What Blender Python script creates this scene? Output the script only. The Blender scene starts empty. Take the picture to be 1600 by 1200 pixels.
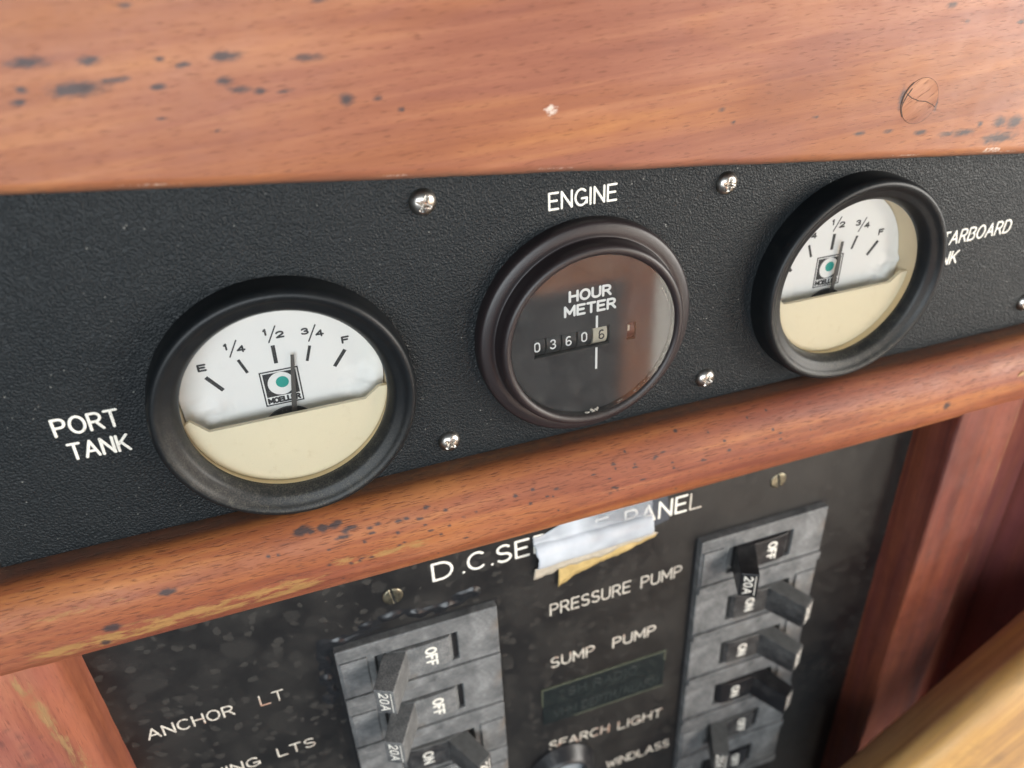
import bpy, bmesh, math, random
from mathutils import Vector, Matrix, noise
random.seed(7)
S = 0.001                      # everything below is written in millimetres
scene = bpy.context.scene
COL = scene.collection

# ------------------------------------------------------------------ camera
cam_d = bpy.data.cameras.new('camera'); cam = bpy.data.objects.new('camera', cam_d); COL.objects.link(cam)
yaw, pitch, roll = -0.310567, -0.546600, 0.048498
R = Matrix.Rotation(yaw, 3, 'Z') @ Matrix.Rotation(pitch, 3, 'X') @ Matrix.Rotation(roll, 3, 'Y')
right, fwd, up = R.col[0], R.col[1], R.col[2]
M = Matrix((right, up, -fwd)).transposed().to_4x4()
M.translation = Vector((-56.411, -170.822, 93.233)) * S
cam.matrix_world = M
cam_d.sensor_width = 36; cam_d.lens = 1219.39 / 1600 * 36
cam_d.clip_start = 0.005; cam_d.clip_end = 50
cam_d.dof.use_dof = True; cam_d.dof.focus_distance = 0.200; cam_d.dof.aperture_fstop = 10.5
scene.camera = cam
scene.render.resolution_x, scene.render.resolution_y = 1024, 768

# ------------------------------------------------------------------ world, lamps, exposure
world = bpy.data.worlds.new('World'); scene.world = world; world.use_nodes = True
bg = world.node_tree.nodes['Background']
bg.inputs[0].default_value = (0.80, 0.90, 1.0, 1); bg.inputs[1].default_value = 0.0125

def area(name, loc, target, sx, sy, energy, color):
    l = bpy.data.lights.new(name, 'AREA'); l.shape = 'RECTANGLE'; l.size = sx * S; l.size_y = sy * S
    l.energy = energy; l.color = color
    o = bpy.data.objects.new(name, l); COL.objects.link(o)
    o.location = Vector(loc) * S
    o.rotation_euler = (Vector(target) - Vector(loc)).to_track_quat('-Z', 'Y').to_euler()
    return o
area('daylight_opening', (1100, -640, 70), (20, 0, -30), 600, 620, 1.95, (1.0, 0.95, 0.88))
area('companionway_sky', (-230, -720, 70), (-40, 0, 10), 620, 380, 0.60, (0.88, 0.95, 1.0))
sun_d = bpy.data.lights.new('sun', 'SUN'); sun_d.energy = 5.0; sun_d.angle = math.radians(0.5); sun_d.color = (1, 0.93, 0.82)
sun = bpy.data.objects.new('sun', sun_d); COL.objects.link(sun)
sun.rotation_euler = Vector((0.2, -0.6, -0.77)).to_track_quat('-Z', 'Y').to_euler()   # comes over the bulkhead from behind
vs = scene.view_settings
vs.view_transform = 'Standard'; vs.look = 'None'; vs.gamma = 1; vs.exposure = 3.32;   # exposed for the shade below decks
vs.use_curve_mapping = False

# ------------------------------------------------------------------ materials
class NT:
    def __init__(s, name):
        m = bpy.data.materials.new(name); m.use_nodes = True
        s.m = m; s.t = m.node_tree; s.n = s.t.nodes; s.l = s.t.links
        s.b = s.n['Principled BSDF']; s.out = s.n['Material Output']
        s.tc = s.n.new('ShaderNodeTexCoord')
    def put(s, sock, v):
        if isinstance(v, bpy.types.NodeSocket): s.l.new(v, sock)
        elif v is not None: sock.default_value = v
    def mapping(s, scale=(1, 1, 1), rot=(0, 0, 0), loc=(0, 0, 0)):
        n = s.n.new('ShaderNodeMapping'); s.l.new(s.tc.outputs['Object'], n.inputs[0])
        n.inputs['Scale'].default_value = scale; n.inputs['Rotation'].default_value = rot; n.inputs['Location'].default_value = loc
        return n.outputs[0]
    def noise(s, vec, scale, detail=4, rough=0.55, dist=0.0):
        n = s.n.new('ShaderNodeTexNoise'); s.put(n.inputs['Vector'], vec); n.inputs['Scale'].default_value = scale
        n.inputs['Detail'].default_value = detail; n.inputs['Roughness'].default_value = rough; n.inputs['Distortion'].default_value = dist
        return n.outputs['Fac']
    def vor(s, vec, scale, feature='F1', rand=1.0):
        n = s.n.new('ShaderNodeTexVoronoi'); s.put(n.inputs['Vector'], vec); n.inputs['Scale'].default_value = scale
        n.feature = feature; n.inputs['Randomness'].default_value = rand
        return n
    def ramp(s, fac, stops, interp='LINEAR'):
        n = s.n.new('ShaderNodeValToRGB'); s.put(n.inputs[0], fac); r = n.color_ramp; r.interpolation = interp
        while len(r.elements) < len(stops): r.elements.new(0.5)
        for e, (p, c) in zip(r.elements, stops):
            e.position = p; e.color = (c, c, c, 1) if isinstance(c, (int, float)) else (*c, 1)
        return n.outputs[0]
    def mix(s, fac, a, b, mode='MIX'):
        n = s.n.new('ShaderNodeMix'); n.data_type = 'RGBA'; n.blend_type = mode
        s.put(n.inputs[0], fac)
        for k, v in ((6, a), (7, b)):
            s.put(n.inputs[k], (*v, 1) if isinstance(v, tuple) and len(v) == 3 else v)
        return n.outputs[2]
    def math(s, op, a, b=None, clamp=False):
        n = s.n.new('ShaderNodeMath'); n.operation = op; n.use_clamp = clamp
        s.put(n.inputs[0], a)
        if b is not None: s.put(n.inputs[1], b)
        return n.outputs[0]
    def attr(s, name):
        n = s.n.new('ShaderNodeAttribute'); n.attribute_name = name; return n.outputs['Fac']
    def bump(s, h, dist, strength=1.0, normal=None):
        n = s.n.new('ShaderNodeBump'); n.inputs['Distance'].default_value = dist; n.inputs['Strength'].default_value = strength
        s.put(n.inputs['Height'], h)
        if normal: s.l.new(normal, n.inputs['Normal'])
        s.l.new(n.outputs[0], s.b.inputs['Normal']); return n.outputs[0]
    def sep(s, axis):
        n = s.n.new('ShaderNodeSeparateXYZ'); s.l.new(s.tc.outputs['Object'], n.inputs[0]); return n.outputs[axis]
    def done(s, col=None, rough=None, **kw):
        if col is not None: s.put(s.b.inputs['Base Color'], (*col, 1) if isinstance(col, tuple) else col)
        if rough is not None: s.put(s.b.inputs['Roughness'], rough)
        for k, v in kw.items(): s.put(s.b.inputs[k.replace('_', ' ')], v)
        return s.m

def wood(name, light, mid, dark, axis='X', rough=(0.32, 0.5), stain=False, seed=0.0, coat=0.25, fine=1.0, wear=None, tilt=0.0, pore=0.55, spec=0.45, pth=(0.27, 0.42)):
    """oiled mahogany: long figure, short dark pores, optional stain and wear masks carried by the mesh"""
    t = NT(name)
    a = {'X': (0, tilt, 0), 'Z': (0, math.radians(90) + tilt, 0)}[axis]
    rotm = t.mapping((1, 1, 1), a, (seed, seed * .7, seed * .3))
    def stretched(sx, s):
        n = t.n.new('ShaderNodeMapping'); t.l.new(rotm, n.inputs[0]); n.inputs['Scale'].default_value = (sx, s, s); return n.outputs[0]
    big = t.noise(stretched(9, 42), 1.0, 3, 0.5, 0.6)
    fig = t.noise(stretched(13 * fine, 300 * fine), 1.0, 6, 0.62, 0.5)
    por = t.noise(stretched(330 * fine, 2900 * fine), 1.0, 2, 0.5)
    hue = t.noise(stretched(5, 34), 1.0, 4, 0.55, 1.2)
    c = t.ramp(t.math('ADD', t.math('MULTIPLY', big, 0.5), t.math('MULTIPLY', fig, 0.5)), [(0.36, dark), (0.49, mid), (0.62, light)])
    c = t.mix(t.ramp(hue, [(0.40, 0.0), (0.60, 1.0)]), t.mix(1.0, c, (0.95, 0.93, 1.10), 'MULTIPLY'), t.mix(1.0, c, (1.07, 1.05, 0.80), 'MULTIPLY'))
    pm = t.ramp(por, [(pth[0], pore), (pth[1], 0.0)])
    c = t.mix(pm, c, tuple(v * 0.34 for v in dark))
    blot = t.ramp(t.noise(t.mapping((1, 1, 1), loc=(seed, 0, 0)), 60, 4, 0.6), [(0.45, 0.0), (0.75, 0.35)])
    c = t.mix(blot, c, dark)
    rg = t.ramp(t.noise(t.mapping(), 130, 4), [(0.3, rough[0]), (0.7, rough[1])])
    if wear:
        w = t.attr('wear'); wn = t.ramp(t.math('MULTIPLY', w, t.ramp(t.noise(stretched(150, 620), 1.0, 6, 0.75), [(0.36, 0.0), (0.64, 1.0)])), [(0.22, 0.0), (0.52, 0.9)])
        c = t.mix(wn, c, t.mix(t.noise(stretched(200, 900), 1, 3), wear, tuple(v * 0.42 for v in wear)))
        rg = t.mix(wn, rg, (0.7, 0.7, 0.7))
    if stain:
        s = t.attr('stain'); sn = t.ramp(t.math('MULTIPLY', s, t.math('ADD', 0.5, t.noise(stretched(90, 400), 1.0, 4, 0.65))), [(0.10, 0.0), (0.85, 1.0)])
        c = t.mix(t.math('MULTIPLY', sn, 0.9), c, (0.036, 0.030, 0.033))
        ch = t.attr('chip'); cn = t.ramp(t.math('MULTIPLY', ch, t.noise(t.mapping(), 1100, 4, 0.7)), [(0.3, 0.0), (0.5, 1.0)])
        c = t.mix(cn, c, (0.62, 0.50, 0.42))
        dirt_shade = t.attr('dirt_shade'); c = t.mix(t.math('MULTIPLY', dirt_shade, t.ramp(t.noise(t.mapping(), 420, 4), [(0.25, 0.55), (0.7, 1.0)])), c, (0.085, 0.055, 0.040))  # fascia edge shade, and dust plus shade on the rail ledge, painted dark
        rg = t.mix(dirt_shade, rg, (0.85, 0.85, 0.85))
    h = t.math('ADD', t.math('MULTIPLY', pm, -0.7), t.math('MULTIPLY', fig, 0.35))
    h = t.math('ADD', h, t.math('MULTIPLY', t.noise(t.mapping(), 260, 4), 0.25))
    t.bump(h, 0.00022, 0.6)
    return t.done(c, rg, Coat_Weight=coat, Coat_Roughness=0.28, Specular_IOR_Level=spec)

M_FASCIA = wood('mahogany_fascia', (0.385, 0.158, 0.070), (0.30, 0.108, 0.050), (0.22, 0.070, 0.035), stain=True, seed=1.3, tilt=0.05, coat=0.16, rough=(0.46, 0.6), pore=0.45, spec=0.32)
M_RAIL = wood('mahogany_rail', (0.37, 0.142, 0.058), (0.265, 0.083, 0.037), (0.17, 0.046, 0.024), stain=True, wear=(0.46, 0.25, 0.085), seed=4.1, rough=(0.48, 0.66), pore=0.6, coat=0.03, spec=0.38, pth=(0.31, 0.46))
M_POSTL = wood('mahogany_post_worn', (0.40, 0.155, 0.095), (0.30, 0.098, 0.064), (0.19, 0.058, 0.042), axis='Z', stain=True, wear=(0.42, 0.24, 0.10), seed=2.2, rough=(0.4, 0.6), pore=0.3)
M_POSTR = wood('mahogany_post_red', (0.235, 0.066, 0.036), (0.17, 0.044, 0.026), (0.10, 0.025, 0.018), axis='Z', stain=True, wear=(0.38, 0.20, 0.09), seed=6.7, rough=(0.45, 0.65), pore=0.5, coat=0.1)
M_SIDE = wood('dark_mahogany_side', (0.30, 0.100, 0.082), (0.225, 0.073, 0.062), (0.155, 0.050, 0.045), axis='Z', seed=9.0, rough=(0.45, 0.6), pore=0.2)
M_BEAM = wood('pale_teak', (0.68, 0.41, 0.17), (0.55, 0.31, 0.125), (0.36, 0.20, 0.105), stain=True, seed=3.4, rough=(0.45, 0.6), pore=0.15, coat=0.1)
M_PLUG = wood('plug_wood', (0.40, 0.175, 0.083), (0.31, 0.120, 0.057), (0.22, 0.076, 0.039), seed=7.7, tilt=0.5, pore=0.6, rough=(0.5, 0.66), coat=0)
M_RAILPLUG = wood('pale_plug_wood', (0.50, 0.30, 0.13), (0.42, 0.24, 0.11), (0.3, 0.16, 0.08), seed=5.2)

def m_leatherette():
    t = NT('black_leather_grain_plastic')
    mp = t.mapping((1, 1, 1)); nz = t.n.new('ShaderNodeTexNoise'); t.l.new(mp, nz.inputs['Vector']); nz.inputs['Scale'].default_value = 900
    ad = t.n.new('ShaderNodeVectorMath'); ad.operation = 'MULTIPLY_ADD'; t.l.new(nz.outputs['Color'], ad.inputs[0]); ad.inputs[1].default_value = (.0007,) * 3; t.l.new(mp, ad.inputs[2])
    v = t.vor(ad.outputs[0], 2000, 'SMOOTH_F1').outputs['Distance']
    h = t.ramp(v, [(0.1, 1.0), (0.62, 0.0)])
    h = t.math('ADD', h, t.math('MULTIPLY', t.noise(mp, 2800, 3), 0.35))
    t.bump(h, 0.00022, 0.75)
    spk = t.vor(t.mapping(), 420).outputs
    dust = t.math('MULTIPLY', t.ramp(spk['Distance'], [(0.055, 1.0), (0.11, 0.0)]), t.ramp(t.noise(t.mapping(), 160, 3), [(0.47, 0.0), (0.62, 1.0)]))
    film = t.ramp(t.noise(t.mapping(), 45, 5, 0.65), [(0.35, 0.0), (0.8, 0.30)])
    c = t.mix(film, (0.0075, 0.0100, 0.0118), (0.027, 0.029, 0.029))
    c = t.mix(t.math('MULTIPLY', dust, 0.6), c, (0.33, 0.33, 0.30))
    return t.done(c, t.ramp(t.noise(t.mapping(), 300, 3), [(0.3, 0.42), (0.7, 0.56)]), Specular_IOR_Level=0.27)
M_LEATHER = m_leatherette()

def m_bakelite():
    t = NT('black_water_spotted_laminate')
    mp = t.mapping(); nz = t.n.new('ShaderNodeTexNoise'); t.l.new(mp, nz.inputs['Vector']); nz.inputs['Scale'].default_value = 260; nz.inputs['Detail'].default_value = 3
    ad = t.n.new('ShaderNodeVectorMath'); ad.operation = 'MULTIPLY_ADD'; t.l.new(nz.outputs['Color'], ad.inputs[0]); ad.inputs[1].default_value = (.0046,) * 3; t.l.new(mp, ad.inputs[2])
    def spots(scale, lo, hi, msk, ms):
        n = t.vor(ad.outputs[0], scale)
        blob = t.ramp(n.outputs['Distance'], [(lo, 1.0), (hi, 0.0)])
        pick = t.ramp(n.outputs['Color'], [(msk, 0.0), (msk + .06, 1.0)])
        return t.math('MULTIPLY', blob, t.math('MULTIPLY', pick, ms))
    s = t.math('MAXIMUM', spots(250, .29, .36, .44, .8), spots(130, .28, .38, .6, .45))
    s = t.math('MAXIMUM', s, spots(75, .3, .5, .45, .45))
    sx = t.ramp(t.math('ADD', t.math('MULTIPLY', t.sep(0), 5.0), 0.5), [(0.2, 1.0), (0.75, 0.65)])
    s = t.math('MULTIPLY', s, sx)
    cloud = t.ramp(t.noise(t.mapping(), 55, 5, 0.65), [(0.40, 0.0), (0.72, 0.6)])
    s = t.math('MAXIMUM', s, cloud)
    c = t.mix(s, (0.0115, 0.0112, 0.0115), (0.034, 0.0315, 0.028))
    spk = t.vor(t.mapping(), 330).outputs['Distance']
    dust = t.math('MULTIPLY', t.ramp(spk, [(0.04, 1.0), (0.09, 0.0)]), t.ramp(t.noise(t.mapping(), 130, 3), [(0.55, 0.0), (0.65, 1.0)]))
    c = t.mix(t.math('MULTIPLY', dust, .14), c, (0.3, 0.29, 0.26))
    t.bump(t.math('ADD', t.noise(t.mapping(), 180, 5, .6), t.math('MULTIPLY', s, .3)), 0.00035, 0.35)
    return t.done(c, t.ramp(s, [(0.0, 0.36), (1.0, 0.6)]))
M_BAKE = m_bakelite()

def m_plastic(name, col, rough, dustcol=None, dust=(0.55, 0.8), grain=0.00004, dscale=260, spec=0.5, low=False, toplit=0.0):
    t = NT(name); c = col
    if dustcol:
        d = t.ramp(t.noise(t.mapping(), dscale, 6, 0.7), [(dust[0], 0.0), (dust[1], 0.8)])
        fine = t.ramp(t.noise(t.mapping(), 2600, 3, .6), [(0.42, 0.0), (0.6, 1.0)])
        d = t.math('MULTIPLY', d, t.math('ADD', 0.25, t.math('MULTIPLY', fine, 0.75)))
        if low:   # grime that has settled on the lower lip of the ring
            lowm = t.attr('dust'); d2 = t.math('MULTIPLY', lowm, t.math('ADD', 0.1, t.math('MULTIPLY', fine, t.ramp(t.noise(t.mapping(), 420, 4, .6), [(0.35, 0.1), (0.7, 0.95)]))))
            d = t.math('MAXIMUM', t.math('MULTIPLY', d, .06), t.math('MULTIPLY', d2, .3))
        if toplit:   # faces that look up painted paler in the dust colour, as if lit
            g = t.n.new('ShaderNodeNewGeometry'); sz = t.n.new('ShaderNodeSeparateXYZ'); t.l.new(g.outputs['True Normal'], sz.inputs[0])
            upm = t.ramp(sz.outputs[2], [(0.35, 0.0), (0.8, toplit)])
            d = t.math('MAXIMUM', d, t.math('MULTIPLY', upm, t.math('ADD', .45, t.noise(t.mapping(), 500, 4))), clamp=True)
        c = t.mix(d, col, dustcol); rough = t.mix(d, (rough,) * 3, (0.85,) * 3)
    t.bump(t.noise(t.mapping(), 3000, 3), grain, 0.6)
    return t.done(c, rough, Specular_IOR_Level=spec)
M_BEZEL = m_plastic('black_rubberised_bezel', (0.0065, 0.008, 0.0095), 0.40, (0.20, 0.18, 0.14), (0.45, 0.75), low=True, spec=0.3)
M_HBEZEL = m_plastic('brown_black_bezel', (0.019, 0.0135, 0.0145), 0.40, (0.16, 0.14, 0.11), (0.62, 0.85), low=True)
M_CREAM = m_plastic('aged_cream_plastic', (0.75, 0.67, 0.49), 0.45, (0.50, 0.38, 0.20), (0.56, 0.95), dscale=260)
M_CUP = m_plastic('yellowed_case_plastic', (0.72, 0.60, 0.41), 0.5)
M_DIAL = m_plastic('white_dial_card', (0.78, 0.78, 0.77), 0.5, (0.52, 0.50, 0.46), (0.60, 0.95), dscale=150)
M_INK = m_plastic('printed_black_ink', (0.022, 0.022, 0.024), 0.5, (0.30, 0.30, 0.29), (0.55, 0.75), dscale=1800)
M_NEEDLE = m_plastic('grey_black_needle', (0.075, 0.07, 0.066), 0.42)
M_GREEN = m_plastic('teal_print', (0.015, 0.30, 0.255), 0.5)
M_HDIAL = m_plastic('black_meter_face', (0.016, 0.017, 0.019), 0.55, (0.05, 0.05, 0.05), (0.5, 0.8))
M_WHEEL = m_plastic('black_counter_wheel', (0.02, 0.021, 0.022), 0.4, (0.25, 0.24, 0.22), (0.62, 0.8), dscale=900)
M_CWHEEL = m_plastic('cream_counter_wheel', (0.46, 0.42, 0.33), 0.4, (0.25, 0.21, 0.14), (0.55, 0.8), dscale=900)
M_WHITE = m_plastic('white_print', (0.80, 0.80, 0.78), 0.5)
M_DARK = m_plastic('dark_void', (0.006, 0.006, 0.007), 0.6)
M_CRACK = m_plastic('dark_crack_grime', (0.05, 0.028, 0.020), 0.8, (0.20, 0.085, 0.045), (0.42, 0.6), dscale=900)
M_RED = m_plastic('maroon_wheel', (0.045, 0.016, 0.016), 0.4)

def m_engraved(name, worn, col=(0.80, 0.77, 0.69), chip=(0.30, 0.40)):
    t = NT(name)
    k = t.ramp(t.noise(t.mapping(), 150, 3, .6), [(worn - .06, 1.0), (worn + .05, 0.0)])
    k2 = t.ramp(t.noise(t.mapping(), 1500, 4, .7), [(chip[0], 0.9), (chip[1], 0.0)])
    c = t.mix(k, col, (0.46, 0.27, 0.19)); c = t.mix(k2, c, (0.16, 0.10, 0.07))
    return t.done(c, 0.6)
M_ENGR = m_engraved('cream_engraving_fill', 0.16)
M_ENGR3 = m_engraved('dirty_engraving_fill', 0.30, (0.62, 0.58, 0.50), (0.36, 0.50))
M_ENGR2 = m_engraved('worn_engraving_fill', 0.43, (0.62, 0.58, 0.50), (0.36, 0.50))

def m_breaker():
    t = NT('dusty_grey_breaker_plastic')
    d = t.ramp(t.noise(t.mapping(), 85, 7, 0.68, 0.5), [(0.34, 0.0), (0.68, 1.0)])
    f = t.noise(t.mapping((1, 1, 2.2)), 700, 4, 0.6)
    k = t.math('MULTIPLY', d, t.ramp(f, [(0.3, 0.45), (0.7, 1.0)]))
    c = t.mix(k, (0.064, 0.066, 0.068), (0.28, 0.283, 0.28))
    br = t.ramp(t.noise(t.mapping(), 60, 3, .5), [(0.62, 0.0), (0.75, 0.5)])
    c = t.mix(br, c, (0.13, 0.085, 0.05))
    t.bump(t.noise(t.mapping(), 420, 5, .65), 0.00025, 0.5)
    return t.done(c, 0.5)
M_BREAK = m_breaker()
M_HANDLE = m_plastic('dark_grey_toggle', (0.062, 0.065, 0.068), 0.42, (0.36, 0.36, 0.35), (0.30, 0.66), dscale=120)
M_HANDLEC = m_plastic('charcoal_toggle', (0.024, 0.023, 0.024), 0.42, (0.26, 0.26, 0.25), (0.42, 0.8), dscale=130, toplit=0.42)
M_HANDLEB = m_plastic('black_toggle', (0.014, 0.014, 0.016), 0.34, (0.15, 0.14, 0.13), (0.52, 0.8), dscale=160)

def m_metal(name, col, rough, tarn=None):
    t = NT(name); c = col
    if tarn: c = t.mix(t.ramp(t.noise(t.mapping(), 380, 4, .6), [(0.42, 0.0), (0.66, 1.0)]), col, tarn)
    t.bump(t.noise(t.mapping(), 1500, 3), 0.00002, 0.4)
    return t.done(c, rough, Metallic=1.0)
M_STEEL = m_metal('stainless_screw', (0.50, 0.48, 0.45), 0.30, (0.34, 0.28, 0.22))
M_BRASS = m_metal('tarnished_brass_screw', (0.34, 0.31, 0.22), 0.42, (0.10, 0.095, 0.08))

def m_glass(name, haze):
    t = NT(name); t.n.remove(t.b)
    tr = t.n.new('ShaderNodeBsdfTransparent'); tr.inputs[0].default_value = (0.97, 0.97, 0.96, 1)
    gl = t.n.new('ShaderNodeBsdfGlossy'); gl.inputs['Roughness'].default_value = 0.055
    fr = t.n.new('ShaderNodeFresnel'); fr.inputs[0].default_value = 1.5
    mx = t.n.new('ShaderNodeMixShader'); t.l.new(fr.outputs[0], mx.inputs[0]); t.l.new(tr.outputs[0], mx.inputs[1]); t.l.new(gl.outputs[0], mx.inputs[2])
    df = t.n.new('ShaderNodeBsdfDiffuse'); df.inputs[0].default_value = (0.55, 0.53, 0.49, 1)
    n1 = t.ramp(t.noise(t.mapping(), 160, 6, .7), [(0.35, 0.15), (0.75, 1.0)])
    scr = t.ramp(t.noise(t.mapping((6, 1, 1), (0.2, 0.7, 0.3)), 900, 2), [(0.64, 0.0), (0.70, 1.0)])
    spk = t.ramp(t.vor(t.mapping(), 900).outputs['Distance'], [(0.06, 1.0), (0.13, 0.0)])
    spm = t.math('MULTIPLY', spk, t.ramp(t.noise(t.mapping(), 300, 3), [(0.5, 0.0), (0.6, 1.0)]))
    fac = t.math('MULTIPLY', t.math('ADD', t.math('ADD', n1, t.math('MULTIPLY', scr, 1.2)), t.math('MULTIPLY', spm, 6.0)), haze, clamp=True)
    m2 = t.n.new('ShaderNodeMixShader'); t.l.new(fac, m2.inputs[0]); t.l.new(mx.outputs[0], m2.inputs[1]); t.l.new(df.outputs[0], m2.inputs[2])
    t.l.new(m2.outputs[0], t.out.inputs[0])
    return t.m
M_LENS = m_glass('clear_gauge_lens', 0.012)
M_HLENS = m_glass('scratched_dusty_lens', 0.05)

def m_film(name, col, transp, rough, scale=110, milk=False):
    t = NT(name)
    c = t.mix(t.ramp(t.noise(t.mapping(), scale, 4), [(0.35, 0.0), (0.7, 1.0)]), col, tuple(v * .82 for v in col))
    t.bump(t.noise(t.mapping((1, 1, 2)), 260, 3), 0.0004, 0.22)
    return t.done(c, rough, Alpha=t.attr('milk') if milk else t.ramp(t.noise(t.mapping(), scale * .6, 4), [(0.3, 1 - transp), (0.75, 1.0)]), Coat_Weight=0.3, Coat_Roughness=0.25)
M_TAPE = m_film('milky_tape', (0.60, 0.64, 0.69), 0.5, 0.22, milk=True)
M_ADHES = m_film('yellowed_adhesive', (0.56, 0.40, 0.16), 0.15, 0.5, 500)
M_ADHES2 = m_film('grimy_tape_edge', (0.48, 0.42, 0.33), 0.15, 0.55, 700)
M_RESID = m_plastic('slate_tape_ghost', (0.055, 0.062, 0.075), 0.5, (0.10, 0.10, 0.10), (0.5, 0.8))
M_LABEL = m_plastic('dark_green_label_tape', (0.007, 0.011, 0.012), 0.5, (0.05, 0.06, 0.05), (0.5, 0.8), dscale=400, spec=0.3)
M_LABELE = m_plastic('label_tape_edge', (0.075, 0.085, 0.055), 0.6, (0.04, 0.04, 0.03), (0.4, 0.7), dscale=700)
M_EMB = m_plastic('faded_embossing', (0.012, 0.018, 0.018), 0.5)
M_SEAL = m_plastic('glossy_black_sealant', (0.014, 0.015, 0.017), 0.30, grain=0.00001)
M_LAMP = m_plastic('pale_lamp_lens', (0.24, 0.27, 0.29), 0.14)
M_CRUD = m_plastic('grey_crud', (0.32, 0.30, 0.26), 0.9, (0.08, 0.07, 0.06), (0.4, 0.6), dscale=1500)

# ------------------------------------------------------------------ mesh helpers
def link(name, me, mat, parent=None, smooth=False):
    o = bpy.data.objects.new(name, me); COL.objects.link(o)
    if mat:
        me.materials.clear(); me.materials.append(mat)
    if parent: o.parent = parent
    if smooth:
        me.polygons.foreach_set('use_smooth', [True] * len(me.polygons)); me.update()
    return o
def raw(name, V, F, mat, parent=None, smooth=False, mm=True):
    me = bpy.data.meshes.new(name)
    me.from_pydata([tuple(c * S for c in v) for v in V], [], F); me.update()
    return link(name, me, mat, parent, smooth)
def bevel(o, w, seg=2, ang=35):
    b = o.modifiers.new('bevel', 'BEVEL'); b.width = w * S; b.segments = seg; b.limit_method = 'ANGLE'; b.angle_limit = math.radians(ang)
    b.harden_normals = False; return o
def hexa(name, base, tip, mat, parent=None, bev=0.4, seg=2):
    """solid between two four-cornered loops"""
    V = list(base) + list(tip)
    F = [(3, 2, 1, 0), (4, 5, 6, 7)] + [(i, (i + 1) % 4, 4 + (i + 1) % 4, 4 + i) for i in range(4)]
    o = raw(name, V, F, mat, parent)
    bm = bmesh.new(); bm.from_mesh(o.data); bmesh.ops.recalc_face_normals(bm, faces=bm.faces); bm.to_mesh(o.data); bm.free()
    if bev: bevel(o, bev, seg)
    return o
def box(name, x0, x1, y0, y1, z0, z1, mat, parent=None, bev=0.4, seg=2):
    return hexa(name, [(x0, y1, z0), (x1, y1, z0), (x1, y1, z1), (x0, y1, z1)], [(x0, y0, z0), (x1, y0, z0), (x1, y0, z1), (x0, y0, z1)], mat, parent, bev, seg)
def empty(name, loc, label, cat, group=None):
    o = bpy.data.objects.new(name, None); COL.objects.link(o); o.location = Vector(loc) * S
    o.empty_display_size = 0.01
    tag(o, label, cat, group); return o
def tag(o, label, cat, group=None):
    o['label'] = label; o['category'] = cat
    if group: o['group'] = group
def lathe(name, prof, mat, parent=None, n=128, cx=0, cz=0, dustfn=None, closed=False):
    V, F = [], []
    k = len(prof)
    for i in range(n):
        a = 2 * math.pi * i / n
        for r, y in prof: V.append((cx + r * math.cos(a), y, cz + r * math.sin(a)))
    for i in range(n):
        j = (i + 1) % n
        for q in range(k - 1): F.append((i * k + q, i * k + q + 1, j * k + q + 1, j * k + q))
    o = raw(name, V, F, mat, parent, True)
    if dustfn:
        at = o.data.attributes.new('dust', 'FLOAT', 'POINT')
        at.data.foreach_set('value', [dustfn(2 * math.pi * i / n, prof[q][0]) for i in range(n) for q in range(k)])
    return o
def smooth_prof(pts, it=2):
    for _ in range(it):
        q = [pts[0]]
        for a, b in zip(pts, pts[1:]):
            q += [(a[0] * .75 + b[0] * .25, a[1] * .75 + b[1] * .25), (a[0] * .25 + b[0] * .75, a[1] * .25 + b[1] * .75)]
        q.append(pts[-1]); pts = q
    return pts
def disc(name, cx, cz, r, y, mat, parent=None, n=96, th=0.4):
    V = [(cx, y, cz)] + [(cx + r * math.cos(2 * math.pi * i / n), y, cz + r * math.sin(2 * math.pi * i / n)) for i in range(n)]
    V += [(cx + r * math.cos(2 * math.pi * i / n), y + th, cz + r * math.sin(2 * math.pi * i / n)) for i in range(n)]
    F = [(0, 1 + i, 1 + (i + 1) % n) for i in range(n)] + [(1 + i, 1 + n + i, 1 + n + (i + 1) % n, 1 + (i + 1) % n) for i in range(n)]
    return raw(name, V, F, mat, parent)
def plate(name, outline, holes, y, th, mat, parent=None):
    """flat plate in the xz plane with real holes, front face at y"""
    cu = bpy.data.curves.new('outline', 'CURVE'); cu.dimensions = '2D'; cu.fill_mode = 'BOTH'; cu.extrude = th * S / 2
    for loop in [outline] + holes:
        sp = cu.splines.new('POLY'); sp.points.add(len(loop) - 1); sp.use_cyclic_u = True
        for p, (x, z) in zip(sp.points, loop): p.co = (x * S, z * S, 0, 1)
    tmp = bpy.data.objects.new('tmp', cu); COL.objects.link(tmp)
    bpy.context.view_layer.update()
    me = bpy.data.meshes.new_from_object(tmp.evaluated_get(bpy.context.evaluated_depsgraph_get()))
    bpy.data.objects.remove(tmp); bpy.data.curves.remove(cu)
    me.transform(Matrix(((1, 0, 0, 0), (0, 0, -1, (y + th / 2) * S), (0, 1, 0, 0), (0, 0, 0, 1))))
    return link(name, me, mat, parent)
def ring(cx, cz, r, n=72): return [(cx + r * math.cos(2 * math.pi * i / n), cz + r * math.sin(2 * math.pi * i / n)) for i in range(n)]

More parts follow.
